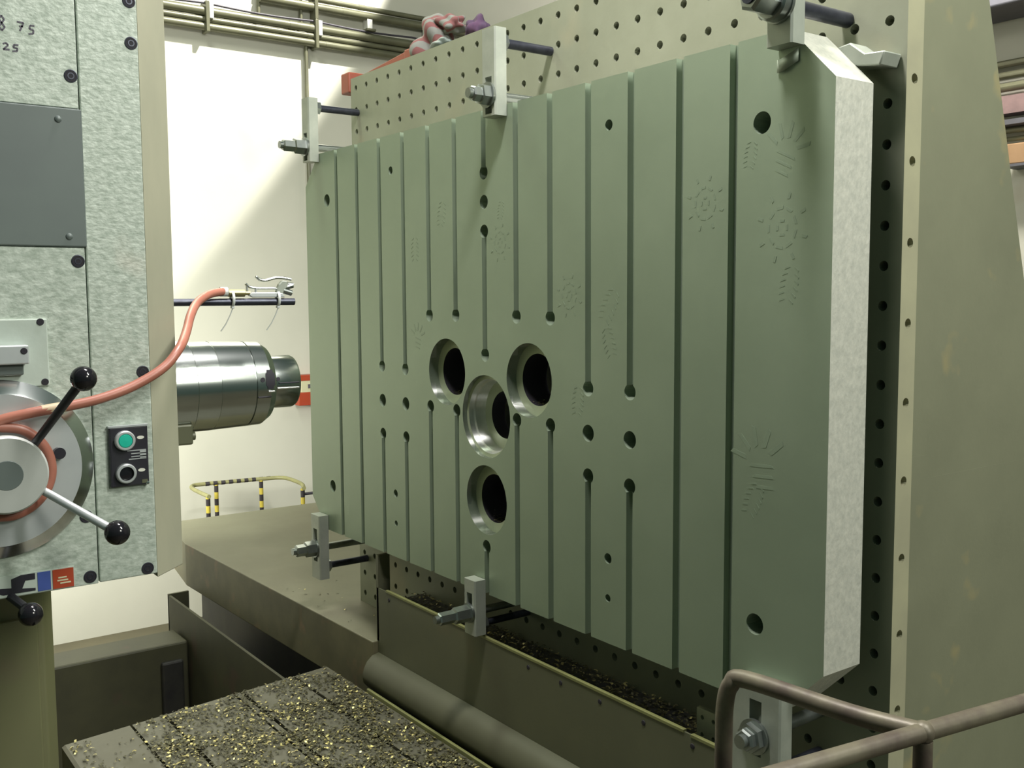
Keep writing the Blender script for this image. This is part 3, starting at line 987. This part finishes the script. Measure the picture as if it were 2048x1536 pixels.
def lump(c, r, sc, seed, amp, m, name, par=None):
    mb = MB().ball((0, 0, 0), 1, 40, 24)
    rnd = random.Random(seed)
    ph = [(rnd.uniform(0, 6.28), rnd.uniform(0, 6.28), rnd.uniform(0, 6.28), rnd.uniform(2, 5)) for _ in range(7)]
    out = []
    for p in mb.v:
        d = 0
        for a, b, c_, fq in ph:
            d += math.sin(p.x*fq+a)*math.sin(p.y*fq+b)*math.sin(p.z*fq+c_)
        k = 1+amp*d
        out.append(Vector((c[0]+p.x*r*sc[0]*k, c[1]+p.y*r*sc[1]*k, max(zT+.001, c[2]+p.z*r*sc[2]*k))))
    mb.v = out
    return mb.obj(name, m, par, smooth=60)


rag = thing('rag', 'crumpled red and grey striped rag on top of tower', 'rag', (2.0, 3.15, zT))
lump((1.985, 3.16, zT+.075), .085, (.8, 1.0, 1.08), 3, .22, m_rag, 'bundle', rag)
lump((1.99, 3.06, zT+.115), .055, (.9, 1.1, .6), 5, .25, m_rag, 'fold', rag)
tag(lump((2.01, 2.935, zT+.075), .045, (.9, 1.0, .95), 8, .2, m_glove, 'work_glove'), 'dark violet work glove beside the striped rag', 'glove')
tag(lump((1.99, 3.265, zT+.03), .032, (.9, 1.0, .9), 11, .2, m_tray, 'small_rag'), 'small dark green rag between red beam and striped rag', 'rag')
tag(lump((1.90, 2.99, zT+.022), .032, (.8, 1.6, .55), 15, .15, m_darkpanel, 'folded_cloth'), 'dull green folded cloth under the striped rag', 'cloth')

# ================================================================== BED, TRAY, TABLE
bed = thing('machine_bed', 'long machined bed slab with bare flat top', 'machine bed', (2.1, 4, 0))
bp_ = [(1.652, 3.095), (1.60, 4.93), (1.68, 5.46), (2.60, 5.46), (2.75, 4.6), (2.75, 1.1), (1.685, 1.1), (1.685, 3.095)]
MB().prism(bp_, 2, .68, .8915).obj('slab', [m_bedside, m_bed], bed, smooth=0, bevel=.004)
ob = bed.children[0]
for p in ob.data.polygons:
    p.material_index = 1 if p.normal.z > .5 else 0
MB().box(1.80, 2.7, 1.1, 5.3, .0, .68).obj('plinth', m_dark, bed, smooth=0)
t = bed
MB().box(1.50, 1.512, 3.34, 4.91, 0, .655).obj('guard_sheet', m_casing, t, smooth=0)
MB().box(1.50, 1.60, 4.898, 4.912, 0, .66).obj('guard_end', m_casing, t, smooth=0)
MB().box(1.512, 1.80, 3.34, 4.9, 0, .35).obj('channel_floor', m_dark, t, smooth=0)
t = thing('floor_casing', 'low dark olive casing on the floor behind the slotted table', 'casing', (.6, 4.8, 0))
MB().box(-.8, 1.49, 4.6, 4.80, 0, .515).obj('box', m_casing, t, smooth=0, bevel=.01)
MB().box(1.36, 1.46, 4.57, 4.6, .14, .44).obj('recess_patch', m_dark, t, smooth=0, bevel=.01)  # raised dark block, its colour stands in for a recess in shade
MB().box(1.02, 1.2, 4.56, 4.6, .12, .16).obj('dark_bar', m_dark, t, smooth=0, bevel=.01)  # raised dark bar on the casing front, nothing cut in
MB().box(1.0, 1.49, 4.56, 4.6, .03, .1).obj('foot_strip', m_bedside, t, smooth=0, bevel=.01)

tray = thing('chip_tray', 'olive sheet metal chip tray along the foot of the tower', 'chip tray', (1.7, 2.3, .893))
TX = 1.672
ft = MB()
ft.box(TX, TX+.005, 1.44, 3.097, .825, 1.0835)
ft.obj('front_sheet', m_tray, tray, smooth=0)
MB().box(TX-.002, TX+.009, 1.612, 3.03, 1.081, 1.089).obj('lip', m_lip, tray, smooth=0, bevel=.001)
MB().box(TX-.002, TX+.009, 1.44, 1.59, 1.078, 1.086).obj('lip', m_lip, tray, smooth=0, bevel=.001)
MB().box(TX, TX+.047, 3.085, 3.10, .893, 1.20).obj('end_post', m_tray, tray, smooth=0)
MB().box(TX+.005, 1.848, 1.62, 3.085, .893, 1.03).obj('floor_sheet', m_dark, tray, smooth=0)
for y in (3.01, 2.215, 2.07, 1.91, 1.748, 1.585):
    MB().lathe((TX, y, 1.058), (-1, 0, 0), [(0, .007), (.0015, .006), (.002, .0003)], 12).obj('screw', m_hole, tray)
pp = MB()
for i in range(2):
    for k_ in range(3):
        pp.cells((1.72, 1.60-i*.035, 1.11-k_*.042), (0, 1, 0), (0, 0, 1), .035, .042, 0, 0, .0055, .008, (-1, 0, 0), 12)
pp.box(1.7285, 1.732, 1.5475, 1.6175, 1.005, 1.131)
tag(pp.obj('perforated_plate', m_tower, smooth=0, recalc=False), 'small pale perforated plate at right end of chip tray', 'plate')

tag(MB().prism([(1.671, .852), (1.645, .845), (1.625, .828), (1.612, .805), (1.606, .780), (1.610, .755), (1.625, .738), (1.671, .735)], 1, 1.2, 3.09).obj('round_cover', m_cover, smooth=40),
    'rounded grey cover bar running below the chip tray', 'cover')
tag(MB().box(1.584, 1.594, 1.6, 3.02, .70, .762).obj('table_edge_strip', m_lip, smooth=0, bevel=.002), 'thin yellowish edge strip along right side of slotted table', 'strip')

table = thing('slotted_table', 'low slotted machine table strewn with metal chips', 'machine table', (1.1, 2.6, 0))
gx = [(.853, .861), (.962, .974), (1.208, 1.216), (1.234, 1.246), (1.44, 1.452)]
prof = [(.645, .745), (.655, .75)]
for a, b in gx:
    prof += [(a, .75), (a, .722), (b, .722), (b, .75)]
prof += [(1.582, .75), (1.582, .55), (.645, .55)]
MB().prism(prof, 1, 1.3, lambda p: 3.205+(p[0]-.655)*.128).obj('top', m_table, table, smooth=0)
MB().box(.75, 1.5, 1.3, 3.1, 0, .55).obj('pedestal', m_dark, table, smooth=0)


def chips(n, fn, s0, s1, seed):
    rnd = random.Random(seed)
    mb = MB()
    for _ in range(n):
        x, y, z, nrm = fn(rnd)
        s = rnd.uniform(s0, s1)
        a = rnd.uniform(0, 6.28)
        u = Vector((math.cos(a), math.sin(a), rnd.uniform(-.25, .25)))*s
        v = Vector((-math.sin(a), math.cos(a), rnd.uniform(-.3, .3)))*s*rnd.uniform(.3, .6)
        c = Vector((x, y, z+s*.35))
        b = Vector((0, 0, s*rnd.uniform(.1, .5)))
        mb.cur = 0 if rnd.random() < .2 else 1
        mb.add([c-u-v, c-v+b, c+u-v, c+u+v, c+v+b, c-u+v], [(0, 1, 4, 5), (1, 2, 3, 4)])
    return mb


def on_table(rnd):
    while True:
        x = rnd.uniform(.66, 1.575)
        y = rnd.uniform(2.0, 3.2+(x-.655)*.128)
        d = 1.0
        if x < .85:
            d = .05 if x > .72 else .4
        if y > 3.0+(x-.655)*.128:
            d *= .55
        d *= .55+.45*math.sin(x*23+y*7)*math.sin(y*17-x*9)
        if rnd.random() < d:
            return x, y, .75+rnd.uniform(0, .004), None


o = chips(14000, on_table, .0026, .0075, 1).obj('chip_litter', [m_chip, m_chipdark], table, smooth=0, recalc=False)
o['kind'] = 'stuff'
o = chips(2200, lambda r: (r.uniform(1.68, 1.845), r.uniform(1.63, 3.07), 1.031+r.uniform(0, .012), None), .0025, .007, 2).obj('chip_heap', [m_chip, m_chipdark, ], tray, smooth=0, recalc=False)
o['kind'] = 'stuff'
o = chips(26, lambda r: (r.uniform(1.67, 1.9), r.uniform(3.1, 3.9), .892, None), .003, .006, 5).obj('chip_scatter', [m_chip, m_chipdark], bed, smooth=0, recalc=False)
o['kind'] = 'stuff'


def in_bore(y, z, r):
    def fn(rnd):
        a = rnd.gauss(0, .32)
        return rnd.uniform(1.71, 1.785), y+r*math.sin(a), z-r*math.cos(a)+.001, None
    return fn


mb = MB()
for i, ((y, z), r, pr) in enumerate(BORES[:3]):
    m2 = chips(90, in_bore(y, z, .071), .002, .005, 20+i)
    k_ = len(mb.v)
    mb.v += m2.v
    mb.f += [tuple(q+k_ for q in f) for f in m2.f]
    mb.m += m2.m
o = mb.obj('chip_pile', [m_chip, m_chipdark], plate, smooth=0, recalc=False)
o['kind'] = 'stuff'

# ================================================================== HAND RAIL IN FRONT
hr = thing('hand_rail', 'worn steel hand rail of operator platform, lower right corner', 'railing', (1.25, .85, .5))
R_ = .0145
MB().tube(smoothpts([(1.232, 1.098, .5), (1.232, 1.098, .9), (1.232, 1.098, 1.25), (1.232, 1.098, 1.36), (1.233, 1.097, 1.43), (1.237, 1.088, 1.466), (1.245, 1.062, 1.479), (1.262, .88, 1.48), (1.286, .782, 1.48)], 6), R_, 16).obj('end_loop', m_handrail, hr)
MB().cyl((.95, .83, 1.48), (1.80, .70, 1.48), .0135, 16).obj('top_rail', m_handrail, hr)
MB().cyl((1.289, .778, .5), (1.289, .778, 1.468), .0135, 16).obj('post', m_handrail, hr)
MB().ball((1.289, .779, 1.48), .0165, 16, 10).obj('weld', m_handrail, hr)
